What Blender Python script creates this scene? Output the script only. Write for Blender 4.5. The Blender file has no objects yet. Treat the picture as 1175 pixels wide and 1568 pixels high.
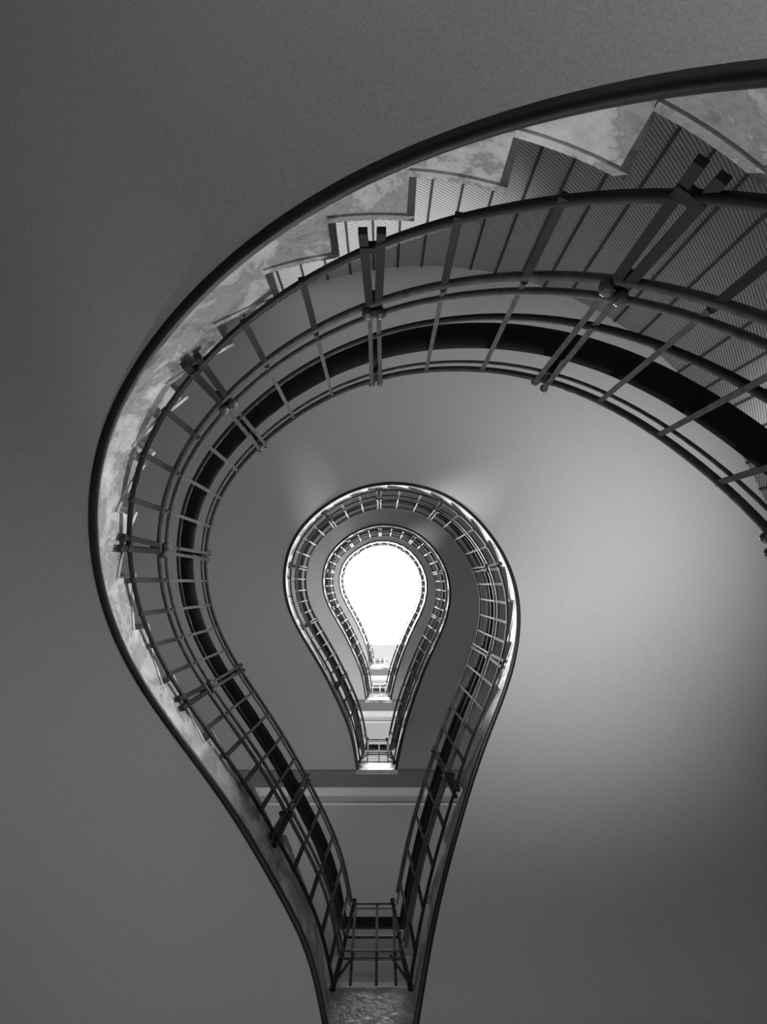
import bpy, math
from mathutils import Vector
sc = bpy.context.scene
sc.view_settings.view_transform = 'Standard'
sc.view_settings.look = 'None'

# ------------------------------------------------------------------ materials
def newmat(name):
    m = bpy.data.materials.new(name); m.use_nodes = True
    nt = m.node_tree
    return m, nt, nt.nodes['Principled BSDF']
def grey(v): return (v, v, v, 1)
def simple(name, v, rough=0.6, metal=0.0, noise=0.0, scale=20, bump=0.0):
    m, nt, b = newmat(name)
    b.inputs['Base Color'].default_value = grey(v)
    b.inputs['Roughness'].default_value = rough
    b.inputs['Metallic'].default_value = metal
    tc = nt.nodes.new('ShaderNodeTexCoord')
    n = nt.nodes.new('ShaderNodeTexNoise'); n.inputs['Scale'].default_value = scale
    n.inputs['Detail'].default_value = 5
    nt.links.new(tc.outputs['Object'], n.inputs['Vector'])
    r = nt.nodes.new('ShaderNodeValToRGB')
    r.color_ramp.elements[0].color = grey(max(0, v*(1-noise))); r.color_ramp.elements[0].position = .3
    r.color_ramp.elements[1].color = grey(min(1, v*(1+noise))); r.color_ramp.elements[1].position = .7
    nt.links.new(n.outputs['Fac'], r.inputs['Fac'])
    nt.links.new(r.outputs['Color'], b.inputs['Base Color'])
    if bump:
        bp = nt.nodes.new('ShaderNodeBump'); bp.inputs['Strength'].default_value = bump
        bp.inputs['Distance'].default_value = .01
        nt.links.new(n.outputs['Fac'], bp.inputs['Height'])
        nt.links.new(bp.outputs['Normal'], b.inputs['Normal'])
    return m
M_plaster = simple('plaster_soffit', .48, .9, 0, .12, 140, .12)
M_wallp = simple('plaster_wall', .6, .9, 0, .05, 30, .1)
M_beam = simple('painted_beam', .2, .7, 0, .08, 20)  # dark tone puts the shade under the landing beams into the colour
M_trim = simple('light_trim', .8, .5, 0, .04, 20)
M_dark = simple('dark_moulding', .016, .45, 0, .4, 8)
M_iron = simple('dark_iron', .004, .55, 0, .4, 30)
M_pipe = simple('brushed_rail', .11, .42, .4, .3, 30)
M_hand = simple('dark_wood_handrail', .003, .8, 0, .5, 40)
M_floor = simple('floor_terrazzo', .45, .4, 0, .2, 60)
def marble():
    m, nt, b = newmat('veined_marble')
    tc = nt.nodes.new('ShaderNodeTexCoord')
    n = nt.nodes.new('ShaderNodeTexNoise'); n.inputs['Scale'].default_value = 5.0
    n.inputs['Detail'].default_value = 12; n.inputs['Roughness'].default_value = .72
    n.inputs['Distortion'].default_value = .4
    nt.links.new(tc.outputs['Object'], n.inputs['Vector'])
    r = nt.nodes.new('ShaderNodeValToRGB'); e = r.color_ramp.elements
    e[0].position = .33; e[0].color = grey(.14)
    e[1].position = .68; e[1].color = grey(.72)
    x = e.new(.44); x.color = grey(.38)
    x = e.new(.475); x.color = grey(.27)
    x = e.new(.51); x.color = grey(.5)
    nt.links.new(n.outputs['Fac'], r.inputs['Fac'])
    nt.links.new(r.outputs['Color'], b.inputs['Base Color'])
    b.inputs['Roughness'].default_value = .36
    n2 = nt.nodes.new('ShaderNodeTexNoise'); n2.inputs['Scale'].default_value = 16
    n2.inputs['Detail'].default_value = 6
    nt.links.new(tc.outputs['Object'], n2.inputs['Vector'])
    bp = nt.nodes.new('ShaderNodeBump'); bp.inputs['Strength'].default_value = .6
    bp.inputs['Distance'].default_value = .02
    nt.links.new(n2.outputs['Fac'], bp.inputs['Height'])
    nt.links.new(bp.outputs['Normal'], b.inputs['Normal'])
    return m
M_marble = marble()
def reeded():
    m, nt, b = newmat('reeded_wall_panel')
    uv = nt.nodes.new('ShaderNodeUVMap'); uv.uv_map = 'UVMap'
    mp = nt.nodes.new('ShaderNodeMapping'); nt.links.new(uv.outputs['UV'], mp.inputs['Vector'])
    mp.inputs['Rotation'].default_value = (0, 0, .5)
    w = nt.nodes.new('ShaderNodeTexWave'); w.wave_type = 'BANDS'; w.bands_direction = 'Y'
    w.inputs['Scale'].default_value = 11; w.inputs['Distortion'].default_value = .0
    nt.links.new(mp.outputs['Vector'], w.inputs['Vector'])
    r = nt.nodes.new('ShaderNodeValToRGB')
    r.color_ramp.elements[0].color = grey(.15); r.color_ramp.elements[1].color = grey(.50)
    nt.links.new(w.outputs['Fac'], r.inputs['Fac'])
    nt.links.new(r.outputs['Color'], b.inputs['Base Color'])
    b.inputs['Roughness'].default_value = .7
    bp = nt.nodes.new('ShaderNodeBump'); bp.inputs['Strength'].default_value = .5; bp.inputs['Distance'].default_value = .01
    nt.links.new(w.outputs['Fac'], bp.inputs['Height']); nt.links.new(bp.outputs['Normal'], b.inputs['Normal'])
    return m
M_reed = reeded()
def emit(name, s):
    m, nt, b = newmat(name)
    b.inputs['Base Color'].default_value = grey(.9)
    b.inputs['Emission Color'].default_value = grey(1)
    b.inputs['Emission Strength'].default_value = s
    return m

# ------------------------------------------------------------------ mesh helper (plan coords seen from below)
class MB:
    def __init__(s): s.v = []; s.f = []; s.uv = None
    def V(s, x, y, z): s.v.append((-x, y, z)); return len(s.v)-1
    def F(s, *i): s.f.append(tuple(i))
    def quad(s, a, b, c, d): s.F(s.V(*a), s.V(*b), s.V(*c), s.V(*d))
    def box(s, x0, x1, y0, y1, z0, z1):
        i = [s.V(x, y, z) for z in (z0, z1) for x, y in ((x0, y0), (x1, y0), (x1, y1), (x0, y1))]
        for q in ((0,1,2,3),(7,6,5,4),(0,4,5,1),(1,5,6,2),(2,6,7,3),(3,7,4,0)): s.F(*[i[k] for k in q])
    def bar(s, p, q, w, t, side=None):   # rectangular bar
        p = Vector(p); q = Vector(q); d = (q-p).normalized()
        a = Vector(side) if side is not None else Vector((0, 0, 1))
        a = a - d*a.dot(d)
        if a.length < 1e-4: a = Vector((1, 0, 0)); a = a-d*a.dot(d)
        a.normalize(); b = d.cross(a)
        r = []
        for c in (p, q):
            for u, v in ((-1,-1),(1,-1),(1,1),(-1,1)):
                r.append(s.V(*(c+a*(u*w/2)+b*(v*t/2))))
        for k in ((3,2,1,0),(4,5,6,7),(0,1,5,4),(1,2,6,5),(2,3,7,6),(3,0,4,7)): s.F(*[r[j] for j in k])
    def tube(s, pts, rad, n=8, rx=None):
        if not isinstance(rad, tuple): rad = (rad, rad)
        pts = [Vector(p) for p in pts]; rings = []
        for i, p in enumerate(pts):
            d = (pts[min(i+1, len(pts)-1)]-pts[max(i-1, 0)]).normalized()
            up = Vector((0, 0, 1)); side = d.cross(up)
            if side.length < .05: side = Vector((1, 0, 0))
            side.normalize(); u2 = side.cross(d).normalized()
            rings.append([s.V(*(p+side*(math.cos(2*math.pi*k/n)*rad[0])+u2*(math.sin(2*math.pi*k/n)*rad[1]))) for k in range(n)])
        for a, b in zip(rings[:-1], rings[1:]):
            for k in range(n): s.F(a[k], a[(k+1)%n], b[(k+1)%n], b[k])
        s.F(*rings[0]); s.F(*rings[-1][::-1])
    def ball(s, c, r, nu=10, nv=6):
        rows = []
        for j in range(1, nv):
            t = math.pi*j/nv
            rows.append([s.V(c[0]+r*math.sin(t)*math.cos(2*math.pi*k/nu), c[1]+r*math.sin(t)*math.sin(2*math.pi*k/nu), c[2]+r*math.cos(t)) for k in range(nu)])
        a = s.V(c[0], c[1], c[2]+r); b = s.V(c[0], c[1], c[2]-r)
        for k in range(nu):
            s.F(a, rows[0][k], rows[0][(k+1)%nu]); s.F(b, rows[-1][(k+1)%nu], rows[-1][k])
        for x, y in zip(rows[:-1], rows[1:]):
            for k in range(nu): s.F(x[k], y[k], y[(k+1)%nu], x[(k+1)%nu])
    def obj(s, name, mat, parent=None, smooth=False, recalc=True):
        me = bpy.data.meshes.new(name); me.from_pydata(s.v, [], s.f)
        me.materials.append(mat)
        if recalc:
            import bmesh
            bm = bmesh.new(); bm.from_mesh(me)
            bmesh.ops.remove_doubles(bm, verts=bm.verts, dist=1e-5)
            bmesh.ops.recalc_face_normals(bm, faces=bm.faces); bm.to_mesh(me); bm.free()
        if smooth:
            for p in me.polygons: p.use_smooth = True
        o = bpy.data.objects.new(name, me); sc.collection.objects.link(o)
        if parent: o.parent = parent
        return o
def empty(name):
    o = bpy.data.objects.new(name, None); sc.collection.objects.link(o); return o

# ------------------------------------------------------------------ bulb plan curve
H = 4.9; ZB1 = 3.66; NST = 27; RISE = H/NST; YL = -2.52; SL = .17
C = [(.19,-2.52,0),(.313,-1.99,.21),(.434,-1.70,.41),(.664,-1.166,.72),(.92,-.724,1.0),(1.035,-.365,1.2),(1.06,-.075,1.39),
(.98,.237,1.64),(.76,.588,1.97),(.51,.80,2.26),(.10,.930,2.63),(-.291,.890,2.90),(-.663,.705,3.15),(-.99,.407,3.47),
(-1.13,-.036,3.83),(-1.095,-.405,4.09),(-.93,-.757,4.28),(-.72,-1.14,4.43),(-.498,-1.665,4.61),(-.38,-1.98,4.73),(-.308,-2.52,4.9)]
C = [Vector(c) for c in C]
pts = []
for i in range(len(C)-1):
    p0 = C[i-1] if i else C[0]*2-C[1]; p1 = C[i]; p2 = C[i+1]; p3 = C[i+2] if i+2 < len(C) else C[-1]*2-C[-2]
    for k in range(24):
        t = k/24
        pts.append(.5*((2*p1)+(p2-p0)*t+(2*p0-5*p1+4*p2-p3)*t*t+(3*p1-p0-3*p2+p3)*t**3))
pts.append(C[-1])
def resample(pts, n):
    L = [0]
    for a, b in zip(pts[:-1], pts[1:]): L.append(L[-1]+(b-a).xy.length)
    out = []; j = 0
    for k in range(n+1):
        t = L[-1]*k/n
        while j < len(L)-2 and L[j+1] < t: j += 1
        u = (t-L[j])/max(1e-9, L[j+1]-L[j]); out.append(pts[j].lerp(pts[j+1], min(1, max(0, u))))
    return out, L[-1]
NS = 400
pts, LEN = resample(pts, NS)
for it in range(200):
    q = [p.copy() for p in pts]
    for i in range(1, NS): q[i] = pts[i]*.5+(pts[i-1]+pts[i+1])*.25
    pts = q
pts, LEN = resample(pts, NS)
for i in range(1, NS+1): pts[i].z = max(pts[i].z, pts[i-1].z+1e-4)
def at(u):
    f = min(max(u, 0), 1)*NS; i = min(int(f), NS-1); return pts[i].lerp(pts[i+1], f-i)
def nrm(u):
    a = at(max(0, u-.012)); b = at(min(1, u+.012)); t = (b-a).xy.normalized()
    return Vector((-t.y, t.x))
def outdir(u):
    p = at(u); ph = math.degrees(math.atan2(p.y+.2, p.x))
    if ph < -90: ph += 360
    if ph < -20: th = -20*(1-((-20-ph)/62.))if ph > -82 else 0
    elif ph > 200: th = 180+20*(1-((ph-200)/62.)) if ph < 262 else 180
    else: th = ph
    return Vector((math.cos(math.radians(th)), math.sin(math.radians(th))))
dirs = [outdir(i/NS) for i in range(NS+1)]
for it in range(150):
    q = list(dirs)
    for i in range(1, NS): q[i] = (dirs[i]*.5+(dirs[i-1]+dirs[i+1])*.25).normalized()
    dirs = q
def od(u):
    f = min(max(u, 0), 1)*NS; i = min(int(f), NS-1); return dirs[i].lerp(dirs[i+1], f-i).normalized()
W = 2.1
def u_of_z(z):
    for i in range(NS):
        if pts[i+1].z >= z: return (i+(z-pts[i].z)/(pts[i+1].z-pts[i].z))/NS
    return 1.0
def ang(p):
    a = math.degrees(math.atan2(p.y, p.x)); return a+360 if a < -90 else a
AN = [ang(p) for p in pts]
def u_of_ang(a):
    for i in range(NS):
        if AN[i+1] >= a: return (i+(a-AN[i])/(AN[i+1]-AN[i]))/NS
    return 1.0
US = [u_of_z(H*i/NST) for i in range(NST+1)]
ta = [47, 59.8, 73.3, 86, 98.6, 111, 123.4, 138, 152, 166, 180, 192, 206, 223, 239, 250]
for k, a in enumerate(ta): US[11+k] = u_of_ang(a)
for k in range(11): US[k] = US[k]*(US[11]/u_of_z(H*11/NST))
US[0] = 0; US[-1] = 1
FLOOR = ZB1-H+SL
PU = [0.0]+[u_of_ang(a) for a in (-70, -35, 6, 51, 91.5, 131, 172, 212, 247)]+[1.0]
NB = [4, 4, 4, 3, 2, 2, 3, 4, 4, 4]

stair = empty('spiral_staircase')
railing = empty('stair_railing')
for fl in range(1, 5):
    zb = ZB1+H*(fl-2)
    cl = (lambda z: max(z, FLOOR-.02))
    m = MB(); SUB = 6; NR = 8; grid = []
    for i in range(NST):
        for k in range(SUB + (1 if i == NST-1 else 0)):
            u = US[i]+(US[i+1]-US[i])*k/SUB; p = at(u); d = od(u); z = cl(zb+p.z)
            grid.append([m.V(p.x+d.x*W*j/NR, p.y+d.y*W*j/NR, z) for j in range(NR+1)])
    for a, b in zip(grid[:-1], grid[1:]):
        for j in range(NR): m.F(a[j], a[j+1], b[j+1], b[j])
    m.obj('flight_%d_soffit' % fl, M_plaster, stair, True, False)
    s = MB(); t = MB()
    TT = .022
    for i in range(NST):
        T = zb+SL+(i+1)*RISE
        if T < FLOOR+.05: continue
        us = [US[i]+(US[i+1]-US[i])*k/4 for k in range(5)]
        for a, b in zip(us[:-1], us[1:]):
            A = at(a); B = at(b)
            s.quad((A.x, A.y, cl(zb+A.z)), (B.x, B.y, cl(zb+B.z)), (B.x, B.y, T-TT), (A.x, A.y, T-TT))
        A = at(us[0]); d = od(us[0])
        s.quad((A.x, A.y, T-RISE-.02), (A.x+d.x*W, A.y+d.y*W, T-RISE-.02), (A.x+d.x*W, A.y+d.y*W, T-TT), (A.x, A.y, T-TT))
        rows = []
        for k, u in enumerate(us):
            P = at(u); dd = od(u); nn = nrm(u)
            tv = Vector((-nn.y, nn.x)); tv = tv if tv.dot((at(min(1,u+.01))-at(max(0,u-.01))).xy) > 0 else -tv
            sh = -.02 if k == 0 else 0
            ix, iy = P.x+nn.x*.006+tv.x*sh, P.y+nn.y*.006+tv.y*sh
            ox, oy = P.x+dd.x*W+tv.x*sh, P.y+dd.y*W+tv.y*sh
            rows.append([t.V(ix, iy, T-TT), t.V(ix, iy, T), t.V(ox, oy, T), t.V(ox, oy, T-TT)])
        for a, b in zip(rows[:-1], rows[1:]):
            for j in range(4): t.F(a[j], a[(j+1)%4], b[(j+1)%4], b[j])
        t.F(*rows[0]); t.F(*rows[-1][::-1])
    s.obj('flight_%d_stringer' % fl, M_marble, stair, False, False)
    t.obj('flight_%d_treads' % fl, M_marble, stair)
    prof = [(-.018,-.006),(.007,-.006),(.013,.0),(.013,.012),(.007,.015),(.010,.02),(.005,.03),(-.005,.03)]
    m = MB(); rows = []
    for k in range(161):
        u = k/160; p = at(u); n = nrm(u); z = zb+p.z
        if z < FLOOR+.02: continue
        rows.append([m.V(p.x+n.x*a, p.y+n.y*a, z+b) for a, b in prof])
    for a, b in zip(rows[:-1], rows[1:]):
        for j in range(len(prof)): m.F(a[j], a[(j+1)%len(prof)], b[(j+1)%len(prof)], b[j])
    m.obj('flight_%d_edge_moulding' % fl, M_dark, stair, True)

    zl = zb+H; xl = -.308-W; xr = .19+W
    m = MB(); m.box(xl, xr, -5.1, -2.74, zl+.05, zl+SL); m.box(xl, xr, -2.76, YL, zl+.06, zl+SL)
    m.obj('landing_%d_slab' % fl, M_plaster, stair)
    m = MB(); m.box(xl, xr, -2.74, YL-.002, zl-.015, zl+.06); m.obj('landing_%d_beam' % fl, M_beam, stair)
    m = MB(); m.box(xl, xr, -2.86, -2.745, zl+.0, zl+.055); m.box(xl, xr, -2.99, -2.96, zl+.03, zl+.055)
    m.box(xl, xr, -5.1, -4.98, zl-.1, zl+.05)
    m.obj('landing_%d_cornice' % fl, M_trim, stair)
    m = MB(); m.box(-.33, .215, YL-.05, YL+.012, zl-.02, zl+.34); m.obj('landing_%d_fascia' % fl, M_marble, stair)
    m = MB(); m.box(-.33, .215, YL-.06, YL+.02, zl+.34, zl+.38); m.obj('landing_%d_curb_cap' % fl, M_trim, stair)

    # ---------------- railing
    ustart = 0.0
    if fl == 1:
        ustart = u_of_z(FLOOR-zb)
    def P3(u, d, dz):
        p = at(u); n = nrm(u)
        x = p.x+n.x*d; y = p.y+n.y*d
        return (x, max(y, YL+d), zb+p.z+dz)
    def path(d, dz, landing=True):
        P = []
        for k in range(181):
            u = ustart+(1-ustart)*k/180
            p = at(u); n = nrm(u)
            if p.y+n.y*d < YL+d+.01 : continue
            P.append(P3(u, d, dz))
        if landing:
            zz = zl+dz
            P = [(p[0], p[1], p[2]) for p in P]
            P += [(-.308+d+.0, YL+d, zz), (-.1, YL+d, zz), (.05, YL+d, zz), (.19-d, YL+d, zz)]
            if fl < 4: P.append((.19-d+.012, YL+d+.03, zz+.01))
        return P
    m = MB(); m.tube(path(.03, .27, False), (.011, .015), 6); m.tube(path(.07, .795), (.008, .015), 6)
    m.obj('rail_iron_%d' % fl, M_iron, railing, True)
    m = MB(); m.tube(path(.05, .575), .012, 8); m.tube(path(.064, .635), .010, 8); m.tube(path(.105, 1.18), .011, 8); m.tube(path(.095, 1.13), .006, 6)
    m.obj('rail_pipe_%d' % fl, M_pipe, railing, True)
    m = MB(); m.tube(path(.02, 1.07), (.047, .024), 10); m.obj('handrail_%d' % fl, M_hand, railing, True)
    iron = MB(); pipe = MB()
    lst = []
    for j in range(len(PU)-1):
        a, b = PU[j], PU[j+1]
        if j: lst.append((a, True))
        for q in range(NB[j]): lst.append((a+(b-a)*(q+1)/(NB[j]+1), False))
    for u, post in lst:
            if zb+at(u).z < FLOOR+.0: continue
            if at(u).y < YL+.1: continue
            n = nrm(u); tv = Vector((-n.y, n.x, 0)); side = (tv.x, tv.y, 0)
            if post:
                for o in (-1, 1):
                    du = o*.020
                    def off(q, f=1.0): return (q[0]+tv.x*du*f, q[1]+tv.y*du*f, q[2])
                    iron.bar(off(P3(u, .022, .20), 1.2), off(P3(u, .05, .60), .7), .024, .02, side)
                    pipe.bar(off(P3(u, .05, .60), .7), off(P3(u, .112, 1.21), .9), .015, .015, side)
                    pipe.ball(off(P3(u, .112, 1.215), .9), .014)
                    pipe.ball(off(P3(u, .072, .60), 1.0), .02)
                iron.bar(P3(u, .0, .62), P3(u, .075, .60), .04, .03, side)
                iron.bar(off(P3(u, .03, .27),-1.6), off(P3(u, .03, .27), 1.6), .02, .03, (n.x, n.y, 0))
                iron.bar(P3(u, .0, 1.08), P3(u, .11, 1.17), .02, .02, side)
            else:
                iron.bar(P3(u, .03, .25), P3(u, .05, .60), .021, .016, side)
                pipe.bar(P3(u, .055, .60), P3(u, .105, 1.19), .014, .015, side)
    for x in (-.19, -.03, .09):
        iron.bar((x, YL+.02, zl+.34), (x, YL+.06, zl+.63), .018, .014, (1, 0, 0))
        iron.bar((x, YL+.06, zl+.63), (x, YL+.105, zl+1.19), .018, .014, (1, 0, 0))
    for x, sg in ((-.308, 1), (.19, -1)):
        iron.bar((x+sg*.01, YL+.02, zl+.3), (x+sg*.05, YL+.05, zl+.6), .028, .028, (1, 0, 0))
        iron.bar((x+sg*.05, YL+.05, zl+.6), (x+sg*.105, YL+.105, zl+1.2), .022, .022, (1, 0, 0))
        iron.bar((x+sg*.02, YL+.03, zl+.36), (x+sg*.13, YL+.06, zl+.60), .014, .014, (1, 0, 0))
        iron.ball((x+sg*.105, YL+.11, zl+1.22), .02)
    iron.obj('baluster_%d' % fl, M_iron, railing)
    pipe.obj('baluster_upper_%d' % fl, M_pipe, railing)

# ------------------------------------------------------------------ shell
ZTOP = 22.0
ring = []
for k in range(201):
    u = k/200; p = at(u); d = od(u); ring.append(((p.x+d.x*W), (p.y+d.y*W)))
def wall(name, path2, mat, z0=FLOOR, z1=ZTOP):
    me = bpy.data.meshes.new(name); v = []; f = []; uvs = []; L = 0; pu = []
    for i, (x, y) in enumerate(path2):
        if i: L += math.hypot(x-path2[i-1][0], y-path2[i-1][1])
        v += [(-x, y, z0), (-x, y, z1)]; pu.append(L)
    for i in range(len(path2)-1):
        f.append((2*i, 2*i+2, 2*i+3, 2*i+1)); uvs += [(pu[i], z0), (pu[i+1], z0), (pu[i+1], z1), (pu[i], z1)]
    me.from_pydata(v, [], f); l = me.uv_layers.new(name='UVMap')
    for i, c in enumerate(uvs): l.data[i].uv = c
    me.materials.append(mat); o = bpy.data.objects.new(name, me); sc.collection.objects.link(o)
    return o
wall('wall_curved', ring, M_reed)
wall('wall_left', [ring[-1], (ring[-1][0], -5.1)], M_wallp)
wall('wall_back', [(ring[-1][0], -5.1), (ring[0][0], -5.1)], M_wallp)
wall('wall_right', [(ring[0][0], -5.1), ring[0]], M_wallp)
m = MB(); L = 0; nxt = 0
for a, b in zip(ring[:-1], ring[1:]):
    sgl = math.hypot(b[0]-a[0], b[1]-a[1])
    while L+sgl >= nxt:
        t = (nxt-L)/sgl; x = a[0]+(b[0]-a[0])*t; y = a[1]+(b[1]-a[1])*t
        tx, ty = (b[0]-a[0])/sgl, (b[1]-a[1])/sgl
        m.bar((x, y, FLOOR), (x, y, ZTOP), .02, .02, (tx, ty, 0)); nxt += .23
    L += sgl
m.obj('trim_wall_joints', M_dark)
m = MB(); m.box(-4, 4, -6, 4, FLOOR-.1, FLOOR-.03); m.obj('floor', M_floor)
x0, x1, y0, y1 = -1.75, 1.7, -2.25, 1.65
m = MB()
m.box(-4, x0, -6, 4, ZTOP, ZTOP+.3); m.box(x1, 4, -6, 4, ZTOP, ZTOP+.3)
m.box(x0, x1, -6, y0, ZTOP, ZTOP+.3); m.box(x0, x1, y1, 4, ZTOP, ZTOP+.3)
m.obj('ceiling', M_plaster)
sky = empty('skylight')
m = MB(); m.box(x0-.05, x1+.05, y0-.05, y1+.05, ZTOP+.34, ZTOP+.36); m.obj('frosted_glazing', emit('frosted_daylight_glass', 30), sky)
m = MB()
for a in ((x0-.1, x0, y0-.1, y1+.1), (x1, x1+.1, y0-.1, y1+.1), (x0, x1, y0-.1, y0), (x0, x1, y1, y1+.1)):
    m.box(*a, ZTOP+.28, ZTOP+.42)
m.obj('skylight_frame', M_trim, sky)

for k in range(5):
    z0 = FLOOR+H*k+1.0
    w = empty('window_%d' % (k+1))  # added glowing windows, out of view, as fill for landings and soffits
    m = MB(); m.box(-1.3, 1.2, -5.09, -5.07, z0, z0+2.2); m.obj('pane', emit('window_daylight', [.9,1.7,9,12,3][k]), w)
    m = MB()
    for x in (-1.36, -.5, .36, 1.2): m.box(x, x+.06, -5.1, -5.02, z0-.06, z0+2.26)
    for z in (z0-.06, z0+1.4, z0+2.2): m.box(-1.36, 1.26, -5.1, -5.02, z, z+.06)
    m.obj('frame', M_trim, w)

def spot(name, loc, tgt, power, ang=70, rad=.15):
    l = bpy.data.lights.new(name, 'SPOT'); l.energy = power; l.spot_size = math.radians(ang); l.spot_blend = 1; l.shadow_soft_size = rad
    o = bpy.data.objects.new(name, l); sc.collection.objects.link(o)
    a = Vector((-loc[0], loc[1], loc[2])); b = Vector((-tgt[0], tgt[1], tgt[2]))
    o.location = a; o.rotation_euler = (b-a).to_track_quat('-Z', 'Y').to_euler()
spot('wall_uplight', (1.85, 1.05, 2.5), (1.0, .4, 5.4), 270, 105, .4)  # unseen spot without fixture, added to brighten the second soffit near the well
spot('wall_uplight', (2.2, -1.6, .5), (1.9, -1.6, 4.0), 16, 150, .3)  # weaker added fill for the lower right soffit
spot('floor_uplight', (1.8, 1.7, -.95), (1.9, 1.8, 1.0), 170, 140, .2)  # unseen low spot, added to brighten the first soffit at upper right
spot('floor_uplight', (-1.2, -1.9, -.95), (-1.2, -2.2, 3.0), 70, 100, .2)  # added low fill for the lower left soffit
spot('floor_uplight', (.2, -.6, -.95), (.1, .6, 3.0), 12, 140, .2)  # added low fill inside the well
for k, pw in ((0, 1.0), (1, .6)):  # unseen spots without fixtures, added to brighten the upper stringer bands
    z = H*k
    spot('wall_spotlight', (-2.9, .3, 6.9+z), (1.05, .0, 5.15+z), 2600*pw, 34, .1)
    spot('wall_spotlight', (-.05, -4.85, 7.4+z), (.1, .93, 6.4+z), 3200*pw, 26, .1)
    spot('wall_spotlight', (2.8, -.1, 8.5+z), (-1.12, .0, 7.7+z), 1000*pw, 34, .1)
spot('wall_spotlight', (2.85, .3, 3.6), (-1.15, .1, 2.8), 560, 44, .1)  # added spot, out of view, brightens the first stringer on the left
spot('wall_spotlight', (-.05, -4.8, 2.7), (.2, .93, 1.6), 650, 30, .1)  # added spot, out of view, brightens the first stringer at the top

w = bpy.data.worlds.new('sky'); sc.world = w; w.use_nodes = True
w.node_tree.nodes['Background'].inputs[0].default_value = (1, 1, 1, 1)
w.node_tree.nodes['Background'].inputs[1].default_value = 1

cam = bpy.data.cameras.new('camera'); co = bpy.data.objects.new('camera', cam); sc.collection.objects.link(co)
cam.sensor_fit = 'VERTICAL'; cam.sensor_height = 36; cam.sensor_width = 27
cam.lens = 1000/1568*36
cam.shift_y = 101/1568; cam.shift_x = 3.5/1568
cam.clip_start = .02
co.location = (0, 0, 0); co.rotation_euler = (0, math.pi, 0)
sc.camera = co
